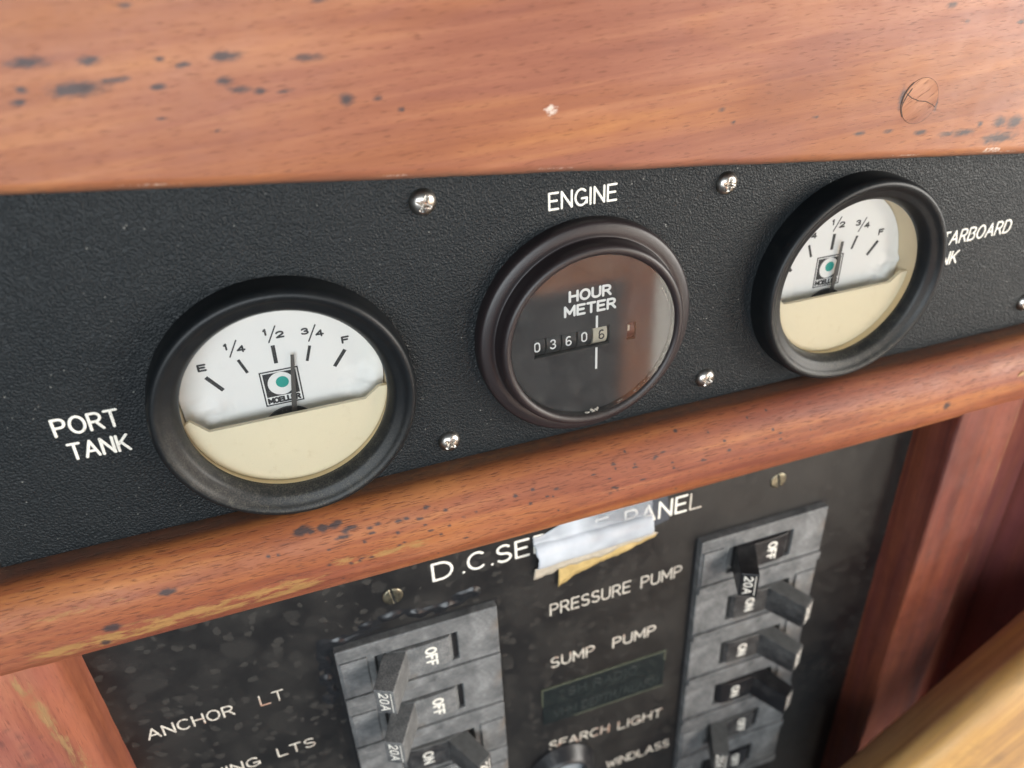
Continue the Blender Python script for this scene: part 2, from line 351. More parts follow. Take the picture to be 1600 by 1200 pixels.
# ---- routed single-stroke lettering
def arc(cx, cy, rx, ry, a0, a1, n=10):
    return [(cx + rx * math.cos(math.radians(a0 + (a1 - a0) * i / n)), cy + ry * math.sin(math.radians(a0 + (a1 - a0) * i / n))) for i in range(n + 1)]
G = {
 'A': (.72, [[(0, 0), (.36, 1)], [(.36, 1), (.72, 0)], [(.13, .34), (.59, .34)]]),
 'B': (.62, [[(0, 0), (0, 1)], [(0, 1), (.36, 1)] + arc(.36, .77, .22, .23, 90, -90)[1:] + [(0, .54)], [(0, .54), (.38, .54)] + arc(.38, .27, .24, .27, 90, -90)[1:] + [(0, 0)]]),
 'C': (.70, [arc(.38, .5, .38, .5, 50, 310, 18)]),
 'D': (.66, [[(0, 0), (0, 1)], [(0, 1), (.28, 1)] + arc(.28, .5, .38, .5, 90, -90, 14)[1:] + [(0, 0)]]),
 'E': (.56, [[(0, 0), (0, 1)], [(0, 1), (.56, 1)], [(0, .52), (.48, .52)], [(0, 0), (.56, 0)]]),
 'F': (.54, [[(0, 0), (0, 1)], [(0, 1), (.54, 1)], [(0, .52), (.44, .52)]]),
 'G': (.72, [arc(.38, .5, .38, .5, 48, 345, 18), [(.42, .42), (.74, .42)], [(.74, .42), (.74, .12)]]),
 'H': (.64, [[(0, 0), (0, 1)], [(.64, 0), (.64, 1)], [(0, .52), (.64, .52)]]),
 'I': (.04, [[(.02, 0), (.02, 1)]]),
 'K': (.62, [[(0, 0), (0, 1)], [(0, .38), (.6, 1)], [(.2, .58), (.62, 0)]]),
 'L': (.52, [[(0, 0), (0, 1)], [(0, 0), (.52, 0)]]),
 'M': (.76, [[(0, 0), (0, 1)], [(0, 1), (.38, .25)], [(.38, .25), (.76, 1)], [(.76, 1), (.76, 0)]]),
 'N': (.64, [[(0, 0), (0, 1)], [(0, 1), (.64, 0)], [(.64, 0), (.64, 1)]]),
 'O': (.74, [arc(.37, .5, .37, .5, 90, 450, 24)]),
 'P': (.58, [[(0, 0), (0, 1)], [(0, 1), (.32, 1)] + arc(.32, .74, .26, .26, 90, -90)[1:] + [(0, .48)]]),
 'R': (.62, [[(0, 0), (0, 1)], [(0, 1), (.32, 1)] + arc(.32, .74, .26, .26, 90, -90)[1:] + [(0, .48)], [(.32, .48), (.62, 0)]]),
 'S': (.58, [arc(.29, .75, .27, .25, 35, 270, 12) + arc(.29, .25, .29, .25, 90, -145, 12)[1:]]),
 'T': (.60, [[(0, 1), (.60, 1)], [(.30, 1), (.30, 0)]]),
 'U': (.64, [[(0, 1), (0, .3)] + arc(.32, .3, .32, .3, 180, 360, 12)[1:] + [(.64, 1)]]),
 'V': (.66, [[(0, 1), (.33, 0)], [(.33, 0), (.66, 1)]]),
 'W': (.86, [[(0, 1), (.21, 0)], [(.21, 0), (.43, .8)], [(.43, .8), (.65, 0)], [(.65, 0), (.86, 1)]]),
 '0': (.48, [[(0, .72), (0, .28)] + arc(.24, .28, .24, .28, 180, 360, 10)[1:] + [(.48, .72)] + arc(.24, .72, .24, .28, 0, 180, 10)[1:]]),
 '1': (.26, [[(.24, 0), (.24, 1)], [(.24, 1), (0, .76)]]),
 '2': (.56, [arc(.28, .71, .27, .29, 165, -35, 12) + [(0, 0)], [(0, 0), (.56, 0)]]),
 '3': (.54, [arc(.26, .75, .24, .25, 155, -90, 12), arc(.26, .26, .28, .26, 90, -155, 12)]),
 '4': (.60, [[(.44, 0), (.44, 1)], [(.44, 1), (0, .3)], [(0, .3), (.60, .3)]]),
 '6': (.52, [arc(.26, .28, .26, .28, 90, 450, 16), [(0, .30), (0, .55)] + arc(.28, .62, .28, .38, 190, 60, 10)]),
 '/': (.50, [[(0, -.1), (.50, 1.1)]]),
 '.': (.04, [[(.02, 0), (.02, .015)]]),
}
def strokes(V, F, line, sw, d, P):
    """half-round bead along a polyline; P maps (u, v, out) to a point"""
    pts = []
    L = [Vector(p) for p in line]
    closed = (L[0] - L[-1]).length < 1e-6 and len(L) > 3
    n = len(L); rings = []
    def tan(i):
        if closed: return (L[(i + 1) % (n - 1)] - L[(i - 1) % (n - 1)]).normalized()
        a, b = L[max(i - 1, 0)], L[min(i + 1, n - 1)]; return (b - a).normalized()
    r = sw / 2
    def ringat(c, t, k):
        nn = Vector((-t.y, t.x)); out = []
        for q in range(7):
            a = math.pi * q / 6; ca = math.cos(a); sa = math.sin(a) ** 0.6 if 0 < q < 6 else 0
            w = c + nn * (r * ca * k); out.append(P(w.x, w.y, d * sa * (0.35 + 0.65 * k)))
        return out
    if not closed:
        t = tan(0)
        for s, k in ((1.0, .05), (.85, .53), (.5, .87)): rings.append(ringat(L[0] - t * r * s, t, k))
    for i in range(n - (1 if closed else 0)): rings.append(ringat(L[i], tan(i), 1))
    if not closed:
        t = tan(n - 1)
        for s, k in ((.5, .87), (.85, .53), (1.0, .05)): rings.append(ringat(L[-1] + t * r * s, t, k))
    b = len(V)
    for rg in rings: V.extend(rg)
    m = len(rings)
    for i in range(m if closed else m - 1):
        j = (i + 1) % m
        for q in range(6): F.append((b + i * 7 + q, b + i * 7 + q + 1, b + j * 7 + q + 1, b + j * 7 + q))
def lettering(txt, o, U, Vv, N, width, h, sw, mat, parent, d=0.14, gap=0.24, name='lettering', slant=0.0, jitter=0.0):
    """text spanning `width` along U from o, letters up along Vv, proud along N"""
    o, U, Vv, N = Vector(o), Vector(U), Vector(Vv), Vector(N)
    x = 0; items = []
    for ch in txt:
        if ch == ' ': x += .5; continue
        w, ls = G[ch]; items.append((x, ls)); x += w + gap
    nat = x - gap; kx = (width - sw) / nat; hh = h - sw
    V, F = [], []
    for x, ls in items:
        jv = random.uniform(-jitter, jitter); ja = random.uniform(-jitter, jitter) * .12
        P = lambda u, v, q: o + U * u + Vv * (v + jv + ja * u * 0) + N * q
        for ln in ls:
            strokes(V, F, [(sw / 2 + (x + a) * kx + slant * b * hh, sw / 2 + b * hh) for a, b in ln], sw, d, P)
    return raw(name, V, F, mat, parent, True)
XA, ZA, NY = (1, 0, 0), (0, 0, 1), (0, -1, 0)
def flat_text(txt, x0, x1, z, h, y, sw, mat, parent, rot=0.0, **k):
    c, s = math.cos(rot), math.sin(rot)
    return lettering(txt, (x0, y, z), (c, 0, s), (-s, 0, c), NY, x1 - x0, h, sw, mat, parent, **k)

# ---- boards with stain masks
def set_attr(me, name, vals):
    a = me.attributes.new(name, 'FLOAT', 'POINT'); a.data.foreach_set('value', vals)
def ell(x, z, lst, soft=0.45):
    m = 0.0
    for cx, cz, rx, rz in lst:
        dx, dz = (x - cx) / rx, (z - cz) / rz
        if abs(dx) > 1.7 or abs(dz) > 1.7: continue
        q = 1.45 - math.sqrt(dx * dx + dz * dz) + 0.5 * noise.noise(Vector((x * .9, z * 2.2, cx)))
        m = max(m, min(1, max(0, q / (soft * 2))))
    return m

# ================================================================== SETTING
bulk = box('bulkhead', -260, 330, 9.5, 22, -330, 200, M_SIDE, None, 0.0); bulk['kind'] = 'structure'

# fascia board above the panel; its lower edge drops to the right
def fascia_z(x): return 42.4 - 0.0965 * (x + 1.7)
stains = [(-88.7, 74.1, 3.2, 1.0), (-79.1, 73.6, 1.8, 0.8), (-82.2, 69.1, 4.6, 1.3), (-91.0, 69.9, 1.0, 0.6), (-92.1, 67.9, 1.4, 0.6), (-75.8, 70.0, 2.9, 0.5), (-69.0, 68.2, 1.5, 0.6), (-67.7, 72.8, 0.8, 0.5), (-63.8, 71.5, 1.3, 0.5), (-56.3, 72.3, 2.9, 0.9), (-57.5, 68.0, 1.6, 0.8), (-54.8, 66.3, 2.1, 0.6), (-51.6, 65.7, 1.2, 0.6), (-46.9, 65.2, 1.7, 0.3), (-41.7, 70.7, 2.9, 0.7), (-35.6, 62.5, 1.5, 1.1), (-29.4, 62.1, 0.8, 0.5), (-24.8, 59.3, 0.7, 0.5), (-70.9, 81.8, 1.2, 0.4), (-37.7, 80.3, 1.6, 0.4), (-60.6, 59.5, 0.6, 0.3), (-69.8, 62.7, 0.8, 0.2), (112.5, 68.8, 1.6, 0.7), (118.4, 64.7, 0.8, 0.4), (136.3, 63.3, 1.3, 0.6), (50.5, 51.2, 0.9, 0.4), (54.0, 47.7, 0.7, 0.4), (77.5, 46.4, 1.0, 0.3), (91.6, 40.8, 1.8, 0.5), (100.8, 40.3, 1.7, 0.5), (111.5, 38.7, 1.9, 0.7), (120.8, 37.3, 3.1, 0.7), (126.3, 37.0, 3.6, 0.9), (131.4, 38.6, 0.9, 0.7), (138.3, 38.4, 2.3, 1.4), (143.7, 37.8, 2.8, 1.8), (139.4, 34.0, 5.9, 1.5), (103.2, 48.0, 1.0, 2.6), (114.6, 45.4, .5, 1.6)]
def build_fascia():
    V, F, st, ch, dr = [], [], [], [], []
    prof = [(-0.2, 0.15), (-4, 0.0), (-6.2, 0.15), (-7.2, 0.6), (-7.8, 1.4), (-8.0, 2.4)]   # (y, height above lower edge)
    nz, nx = 130, 560; x0, x1 = -175, 215
    rows = len(prof) + nz
    for i in range(nx + 1):
        x = x0 + (x1 - x0) * i / nx; zb = fascia_z(x) + 0.25 * noise.noise(Vector((x * .05, 1, 0)))
        col = [(y, zb + h) for y, h in prof] + [(-8.0, zb + 2.4 + (108 - zb - 2.4) * (j / nz)) for j in range(1, nz + 1)]
        for k, (y, z) in enumerate(col):
            V.append((x, y, z)); st.append(ell(x, z, stains, .6))
            q = max(ell(x, z, [(7.9, 55.7, 1.9, 1.3)]), 0.9 * ell(x, z, [(138, 30.9, 4, .7)]))
            edge = math.exp(-((z - zb - 1.2) / .7) ** 2) * max(0, min(1, .5 + 1.6 * noise.noise(Vector((x * .06, 7, 3))))) * .75
            ch.append(max(q, edge)); dr.append(max(0, min(1, 1.5 - (z - zb) / 1.3)) * .8)  # last mask paints the shade line along the lower edge
    for i in range(nx):
        for k in range(rows - 1):
            a = i * rows + k; F.append((a, a + rows, a + rows + 1, a + 1))
    n0 = len(V)
    # back edge and top so that the board is solid
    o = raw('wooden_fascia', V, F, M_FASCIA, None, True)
    for nm, v in (('stain', st), ('chip', ch), ('dirt_shade', dr)): set_attr(o.data, nm, v)
    sm = o.modifiers.new('solid', 'SOLIDIFY'); sm.thickness = 0.002; sm.offset = -1
    return o
fascia = build_fascia()
tag(fascia, 'wide red-brown mahogany board with dark water stains above the black panel', 'board')
pl = []
disc('plug', 109.0, 46.9, 5.6, -8.08, M_PLUG, fascia, 64, 0.6)
Vr, Fr = [], []
strokes(Vr, Fr, arc(109.0, 46.9, 5.65, 5.65, -30, 330, 60)[:-1], .14, .02, lambda u, v, q: Vector((u, -8.06 - q, v)))
strokes(Vr, Fr, [(x, z) for x, z in arc(109.0, 46.9, 5.7, 5.7, 125, 215, 20)], .5, .05, lambda u, v, q: Vector((u, -8.06 - q, v)))
strokes(Vr, Fr, [(104.2, 49.2), (106, 48.0), (108.5, 47.0), (111, 46.6), (113.2, 45.6), (114.3, 44.9)], .3, .03, lambda u, v, q: Vector((u, -8.06 - q, v)))
strokes(Vr, Fr, [(103.4, 45.4), (103.6, 46.8), (104.4, 48.6), (105.6, 50.2)], .5, .03, lambda u, v, q: Vector((u, -8.06 - q, v)))
raw('crack', Vr, Fr, M_CRACK, fascia, True)

# ------------------------------------------------------------------ gauge panel
GA, GB, HM = (-59.14, -5.53), (102.46, -3.58), (19.14, -2.87)
panel = plate('instrument_panel', [(-170, -37.5), (235, -37.5), (235, fascia_z(235) + 3), (-170, fascia_z(-170) + 3)],
              [ring(*GA, 26.5), ring(*GB, 26.5)], 0, 3.0, M_LEATHER)
tag(panel, 'black leather-grained instrument panel with white engraved captions', 'panel')
flat_text('ENGINE', 9.7, 28.1, 30.3, 4.6, 0.03, .62, M_ENGR, panel)
flat_text('PORT', -110.1, -96.0, -4.2, 4.9, 0.03, .72, M_ENGR, panel, rot=-.02)
flat_text('TANK', -108.8, -95.7, -11.0, 4.8, 0.03, .72, M_ENGR, panel, rot=-.03)
flat_text('STARBOARD', 134.4, 164.6, -0.4, 4.6, 0.03, .62, M_ENGR, panel, slant=.08, rot=.012)
flat_text('TANK', 132.2, 145.8, -7.0, 4.5, 0.03, .62, M_ENGR, panel, slant=.08)

def screw_mesh(r, dome, kind):
    V, F = [], []; nr, na = 26, 72
    for i in range(nr + 1):
        q = i / nr
        for j in range(na):
            a = 2 * math.pi * j / na; x, z = q * r * math.cos(a), q * r * math.sin(a)
            y = -dome * (1 - q ** 2.6) ** .62 - 0.0
            if kind == 'cross':
                w = .30 * r * .62
                if (abs(x) < w * .62 and abs(z) < r * .56) or (abs(z) < w * .62 and abs(x) < r * .56): y += .75 * dome
                elif abs(x) < w and abs(z) < w: y += .6 * dome
            else:
                y = -dome * (1 - q ** 6) ** .5
                if abs(x) < .13 * r: y += min(1.1, .9 * dome + .3)
            V.append((x, y, z))
    for i in range(nr):
        for j in range(na):
            k = (j + 1) % na; F.append((i * na + j, i * na + k, (i + 1) * na + k, (i + 1) * na + j))
    b = len(V)
    for j in range(na):
        a = 2 * math.pi * j / na; V.append((r * math.cos(a), .8, r * math.sin(a)))
    for j in range(na):
        k = (j + 1) % na; F.append((nr * na + j, nr * na + k, b + k, b + j))
    me = bpy.data.meshes.new('screw'); me.from_pydata([tuple(c * S for c in v) for v in V], [], F); me.update()
    return me
sm1 = screw_mesh(3.1, 1.9, 'cross'); sm2 = screw_mesh(3.2, 0.45, 'slot')
for (x, z, a, k) in ((-20.8, 37.2, .5, 1.05), (59.2, 30.4, .2, 1), (-20.3, -29.6, .75, 1), (58.6, -28.2, .4, 1), (181.2, -27.3, .1, 1), (-134.6, -34.6, .3, 1)):
    o = link('screw', sm1, M_STEEL, panel, True); o.location = (x * S, 0.0, z * S); o.rotation_euler = (0, a, 0); o.scale = (k, k, k)

# ------------------------------------------------------------------ tank gauges
def gdust(a, r):
    s = -math.sin(a + .25)
    return max(0, min(1, (s + .15) * 1.2)) * (1 if r < 29.2 else .18)
BPROF = smooth_prof([(31.2, 1.0), (31.1, -1.0), (31.0, -4.6), (30.8, -6.4), (30.2, -7.6), (29.3, -7.95), (28.4, -7.6), (27.6, -6.9), (26.4, -6.4), (25.4, -5.9), (24.6, -4.6), (24.15, -3.6), (24.05, -2.6)], 2)
def gauge(cx, cz, label, needle, first):
    root = empty('tank_gauge', (cx, 0, cz), label, 'gauge', 'tank gauges on the black panel')
    lathe('bezel', BPROF, M_BEZEL, root, 160, dustfn=gdust)
    lathe('case', [(24.3, -3.3), (24.6, -2.0), (24.8, 4.0), (24.8, 7.2), (0.01, 7.2)], M_CUP, root, 96)
    # card dial, crinkled where its ends tuck behind the cover
    V, F = [], []; nr, na = 60, 160
    for i in range(nr + 1):
        for j in range(na):
            r = 24.5 * max(i, .02) / nr; a = 2 * math.pi * j / na; x, z = r * math.cos(a), r * math.sin(a)
            m = max(0, min(1, (abs(x) - 12.5) / 6)) * max(0, min(1, (4.0 - z - .25 * (23 - abs(x))) / 5))
            h = .55 * m * (1.5 + 2.4 * noise.noise(Vector((x * .16, z * .34, cx * .1))) + 1.1 * noise.noise(Vector((x * .35, z * .6, 3))))
            V.append((x, 5.5 - max(0, h), z))
    for i in range(nr):
        for j in range(na):
            k = (j + 1) % na; F.append((i * na + j, i * na + k, (i + 1) * na + k, (i + 1) * na + j))
    dial = raw('dial', V, F, M_DIAL, root, True)
    def tick(p, q, w):
        p, q = Vector(p), Vector(q); t = (q - p).normalized(); n = Vector((-t.y, t.x)) * w / 2
        y0, y1 = 5.40, 5.52
        c = [p + n, q + n, q - n, p - n]
        hexa('tick', [(v.x, y1, v.y) for v in c], [(v.x, y0, v.y) for v in c], M_INK, dial, 0)
    for p, q, w in (((-17.3, 6.3), (-14.2, 2.0), .95), ((-9.2, 9.3), (-7.8, 5.4), .7), ((-.7, 11.4), (-.8, 6.5), .95), ((7.8, 9.5), (6.5, 5.5), .7), ((16, 6.6), (12.8, 2.5), .9)):
        tick(p, q, w)
    k = dict(mat=M_INK, parent=dial, d=.10, y=5.47)
    def num(t, x, z, w, h, sw, **kk): flat_text(t, x - w / 2, x + w / 2, z - h / 2, h, 5.47, sw, M_INK, dial, d=.09, name='numeral', **kk)
    num('E', -17.6, 9.0, 2.1, 2.0, .52); num('F', 16.5, 9.3, 2.0, 2.0, .5)
    for x, z, a in ((-9.7, 12.5, '1'), (-.3, 14.4, '1'), (8.9, 12.8, '3')):
        b = '2' if abs(x) < 2 else '4'
        num(a, x - 1.6, z + .75, .85 if a == '1' else 1.9, 1.85, .46); num('/', x, z - .05, 2.5, 3.7, .34); num(b, x + 1.75, z - .45, 2.05, 1.9, .46)
    # printed emblem
    def fr(x0, x1, z0, z1, w, nm):
        o = [(x0, z0), (x1, z0), (x1, z1), (x0, z1)]; i = [(x0 + w, z0 + w), (x1 - w, z0 + w), (x1 - w, z1 - w), (x0 + w, z1 - w)]
        plate(nm, o, [i], 5.42, .06, M_INK, dial)
    fr(-5.4, 4.0, -5.1, 4.7, .34, 'emblem_border')
    plate('emblem_square', [(-4.7, -2.6), (3.3, -2.6), (3.3, 4.0), (-4.7, 4.0)], [ring(-.7, .75, 3.22, 48)], 5.42, .06, M_INK, dial)
    disc('emblem_dot', -.35, 1.1, 1.55, 5.41, M_GREEN, dial, 40, .08)
    flat_text('MOELLER', -4.75, 3.35, -4.6, 1.75, 5.47, .50, M_INK, dial, d=.08, gap=.16)
    disc('hub', -.6, -13.0, 7.0, 4.7, M_INK, root, 64, .7)
    (tx, tz), (bx, bz) = needle
    t = (Vector((tx, tz)) - Vector((bx, bz))).normalized(); n = Vector((-t.y, t.x))
    P0 = Vector((bx, bz)) - t * 4; P1 = Vector((tx, tz))
    c = [P0 + n * .72, P0 - n * .72, P1 - n * .42, P1 + n * .42]
    hexa('needle', [(v.x, 4.2, v.y) for v in c], [(v.x, 3.9, v.y) for v in c], M_NEEDLE, root, 0.06, 1)
    # cream cover over the lower half, with its chamfered shoulders
    out = [(-19.3, -5.5), (18.5, -5.4), (22.3, -2.6)]
    cr = [(24.55 * math.cos(math.radians(a)), 24.55 * math.sin(math.radians(a))) for a in range(-6, -175, -4)]
    plate('cover', out + cr + [(-22.9, -1.6)], [], -.1, 1.2, M_CREAM, root)
    disc('lens', 0, 0, 24.2, -3.45, M_LENS, root, 96, .05)
    return root
gauge(*GA, 'round black tank gauge beside the PORT TANK caption, needle past one half', ((3.3, 8.7), (1.0, -7.2)), True)
gauge(*GB, 'round black tank gauge covering part of the STARBOARD TANK caption', ((1.5, 9.2), (.7, -7.0)), False)

# ------------------------------------------------------------------ hour meter
hm = empty('hour_meter', (HM[0], 0, HM[1]), 'round hour meter with dark brown rim and digit counter under ENGINE caption', 'meter')
def hdust(a, r):
    s = -math.sin(a); return (max(0, min(1, (s + .1) * .8)) if r < 24 or 25.3 < r < 26.8 else 0.05)
lathe('bezel', smooth_prof([(30.3, 1.0), (30.35, -1.0), (30.3, -2.6), (29.9, -3.7), (29.1, -4.1), (27.6, -4.35), (26.6, -4.2), (26.2, -4.3), (26.0, -5.2), (25.8, -7.2), (25.4, -8.3), (24.7, -8.75), (23.9, -8.7), (23.3, -8.3), (22.95, -7.6), (22.9, -5.8)], 2), M_HBEZEL, hm, 160, dustfn=hdust)
win = [(-16.2, -3.0), (4.9, -3.0), (4.9, 2.2), (-16.2, 2.2)]
win2 = [(10.0, -3.4), (12.6, -3.4), (12.6, 1.7), (10.0, 1.7)]
hd = plate('dial', ring(0, 0, 23.0, 96), [win, win2], -6.0, .8, M_HDIAL, hm)
lettering_h = [('HOUR', -6.7, 5.25, 10.75, 3.3), ('METER', -8.0, 6.65, 6.75, 3.3)]
for tx, a, b, z, h in lettering_h: flat_text(tx, a, b, z, h, -5.98, .74, M_WHITE, hd, d=.06, gap=.26)
for z0, z1 in ((2.25, 5.7), (-10.1, -3.6)): box('mark', .9, 1.5, -6.08, -5.9, z0, z1, M_WHITE, hd, 0)
box('counter_sill', -16.4, 5.1, -6.25, -5.7, -3.5, -3.05, M_WHEEL, hd, .1)
disc('case', 0, 0, 23.0, -.6, M_DARK, hm, 64, .6)
for i, (ch, X) in enumerate(zip('03606', (4.1, 8.5, 12.85, 17.25, 21.6))):
    cx = X - HM[0]; cz = -.3; mat = M_CWHEEL if i == 4 else M_WHEEL
    V, F = [], []; n = 40; rr = 4.0; yc = -1.6
    for sx in (-1, 1):
        for j in range(n):
            a = 2 * math.pi * j / n; V.append((cx + sx * 1.95, yc + rr * math.cos(a), cz + rr * math.sin(a)))
    F = [(j, (j + 1) % n, n + (j + 1) % n, n + j) for j in range(n)] + [tuple(range(n)), tuple(range(2 * n - 1, n - 1, -1))]
    w = raw('counter_wheel', V, F, mat, hm)
    lettering(ch, (cx - .85 + (.35 if i == 4 else -.25), yc - rr + .12, cz - 1.45 + (.25 if i == 3 else 0)), XA, ZA, NY, 1.75, 2.9, .42, M_INK if i == 4 else M_WHITE, w, d=.16, name='digit')
V, F = [], []
for sx in (10.2, 12.4):
    for j in range(32):
        a = 2 * math.pi * j / 32; V.append((sx, -2 + 3.6 * math.cos(a), -.8 + 3.6 * math.sin(a)))
F = [(j, (j + 1) % 32, 32 + (j + 1) % 32, 32 + j) for j in range(32)] + [tuple(range(32)), tuple(range(63, 31, -1))]
tw = raw('indicator_wheel', V, F, M_RED, hm)
box('flag', 10.3, 10.85, -5.75, -5.3, -.7, 1.0, M_CWHEEL, tw, 0)
disc('lens', 0, 0, 23.0, -7.9, M_HLENS, hm, 96, .05)
def lumps(name, spots, mat, parent, seed=0, flat=.6):
    """irregular little clods sitting on a surface; spots = (x, y, z, r)"""
    V, F = [], []
    for s, (x, y, z, r) in enumerate(spots):
        b = len(V); nu, nv = 8, 5
        for i in range(nv + 1):
            for j in range(nu):
                th = math.pi * i / nv; ph = 2 * math.pi * j / nu
                d = Vector((math.sin(th) * math.cos(ph), -math.cos(th) * flat, math.sin(th) * math.sin(ph)))
                q = r * (1 + .45 * noise.noise(d * 1.7 + Vector((s * 3.1 + seed, 0, 0))))
                V.append((x + d.x * q, y + d.y * q, z + d.z * q))
        for i in range(nv):
            for j in range(nu):
                k = (j + 1) % nu; F.append((b + i * nu + j, b + i * nu + k, b + (i + 1) * nu + k, b + (i + 1) * nu + j))
    return raw(name, V, F, mat, parent, True)
sp = [(random.gauss(-.5, 1.3), -7.95, -22.3 + random.uniform(0, .9), random.uniform(.16, .42)) for _ in range(16)]
sp += [(22.0 * math.cos(a), -7.95, 22.0 * math.sin(a), random.uniform(.08, .2)) for a in [random.uniform(-1.4, -.2) for _ in range(26)]]
sp += [(21.6 * math.cos(a), -7.95, 21.6 * math.sin(a), random.uniform(.12, .3)) for a in [random.gauss(.42, .06) for _ in range(8)]]
lumps('debris', sp, M_CRUD, hm)['kind'] = 'stuff'

# ------------------------------------------------------------------ bull-nosed rail
def build_rail():
    prof = [(1.0, -36.2), (-.6, -36.0), (-2, -35.95), (-4, -36.0)]
    for i in range(0, 81):
        th = math.radians(90 - i * 180 / 80); prof.append((-6 - 9 * math.cos(th), -49 + 13 * math.sin(th)))
    prof += [(-3, -62), (1, -62), (5, -62)]
    V, F = [], []; st, ch, wr, dr = [], [], [], []
    x0, x1, nx = -185, 250, 900; k = len(prof)
    spots = []
    random.seed(11)
    for c, m in ((20, 22), (45, 14), (-20, 10), (-48, 14), (75, 5), (-35, 8)):
        for _ in range(m): spots.append((random.gauss(c, 12), random.gauss(-45, 4.2), random.uniform(.3, .9), random.uniform(.2, .42)))
    for _ in range(8): spots.append((random.uniform(-66, -50), random.uniform(-42, -38), random.uniform(.8, 2.2), random.uniform(.4, .8)))
    spots += [(141, -50, 1.4, 1.2), (-110, -50, 2.0, 1.2), (-113, -55, 1.2, 1.0), (-96, -44, 2, .8)]
    for i in range(nx + 1):
        x = x0 + (x1 - x0) * i / nx
        for (y, z) in prof:
            dz = .18 * noise.noise(Vector((x * .03, z * .1, 0)))
            V.append((x, y, z + dz)); st.append(ell(x, z, spots) * (1 if y < -5 else .3))
            ch.append(0)
            wl = math.exp(-((z + 53.0 - .03 * (x + 90)) / 3.2) ** 2) * max(0, min(1, (x + 134) / 10)) * max(0, min(1, (-52 - x) / 14))
            wl2 = .75 * math.exp(-((z + 51 + .05 * x) / 2.0) ** 2) * max(0, min(1, (x + 62) / 8)) * max(0, min(1, (-26 - x) / 8))
            wl3 = .62 * math.exp(-((z + 43) / 1.2) ** 2) * max(0, min(1, (x + 132) / 10)) * max(0, min(1, (-90 - x) / 20))
            wr.append(max(wl, wl2, wl3))
            dr.append(max(0, min(1, (y + 6.5 + .8 * noise.noise(Vector((x * .08, 3, 1)))) / 2.2)) * .85 if z > -40 else 0)  # dust on the ledge, with the shade beside the panel painted in
    for i in range(nx):
        for q in range(k - 1):
            a = i * k + q; F.append((a, a + 1, a + k + 1, a + k))
    F += [tuple(range(k)), tuple(range(nx * k + k - 1, nx * k - 1, -1))]
    o = raw('wooden_rail', V, F, M_RAIL, None, True)
    for nm, v in (('stain', st), ('chip', ch), ('wear', wr), ('dirt_shade', dr)): set_attr(o.data, nm, v)
    return o
rail = build_rail()
tag(rail, 'rounded orange-brown wooden rail with yellow worn streaks between the two panels', 'rail')
o = disc('plug', 171.2, -46.5, 2.2, -14.75, M_RAILPLUG, rail, 40, 1.2)

# ------------------------------------------------------------------ lower panel
YP = 4.0
dc = box('breaker_panel', -128, 154, YP, YP + 3.5, -300, -50, M_BAKE, None, 0.0)
tag(dc, 'black water-spotted switch panel with worn engraved captions below the rail', 'panel')
k = dict(d=.13, jitter=.12)
y = YP + .02
for t, a, b in (('D', -29.2, -22.2), ('.', -19.6, -18.6), ('C', -17.9, -11.6), ('.', -10.2, -9.2), ('SE', -8.4, 3.0), ('RVICE', 4.2, 30.4), ('PANE', 36.0, 59.6)):
    flat_text(t, a, b, -83.4, 7.6 if t != '.' else 1.1, y, .95, M_ENGR, dc, **k)
flat_text('L', 60.4, 65.3, -83.4, 7.4, y, .7, M_ENGR2, dc, d=.05)
flat_text('PRESSURE', 9.2, 39.8, -114.0, 5.8, y, .66, M_ENGR3, dc, **k)
flat_text('PUMP', 43.6, 60.0, -113.9, 5.8, y, .66, M_ENGR3, dc, **k)
flat_text('SUMP', 9.0, 26.4, -140.9, 5.6, y, .70, M_ENGR2, dc, **k)
flat_text('PUMP', 33.4, 51.2, -140.6, 5.6, y, .74, M_ENGR3, dc, **k)
flat_text('SEARCH', 7.4, 33.4, -188.4, 5.3, y, .70, M_ENGR2, dc, rot=-.07, **k)
flat_text('LIGHT', 37.0, 57.0, -190.8, 5.3, y, .66, M_ENGR2, dc, rot=-.05, **k)
flat_text('WINDLASS', 32.6, 62.0, -214.4, 5.2, y, .66, M_ENGR3, dc, **k)
flat_text('ANCHOR', -120.0, -94.8, -115.0, 4.9, y, .62, M_ENGR3, dc, **k)
flat_text('LT', -87.3, -79.6, -115.1, 4.9, y, .56, M_ENGR2, dc, **k)
flat_text('RUNNING', -121.5, -92.6, -142.0, 4.7, y, .62, M_ENGR3, dc, **k)
flat_text('LTS', -87.0, -74.6, -141.4, 4.6, y, .62, M_ENGR3, dc, **k)
for x, z, a in ((-41.8, -84.4, -.15), (95.4, -80.8, -.25)):
    o = link('screw', sm2, M_BRASS, dc, True); o.location = (x * S, (YP - .1) * S, z * S); o.rotation_euler = (0, a, 0)
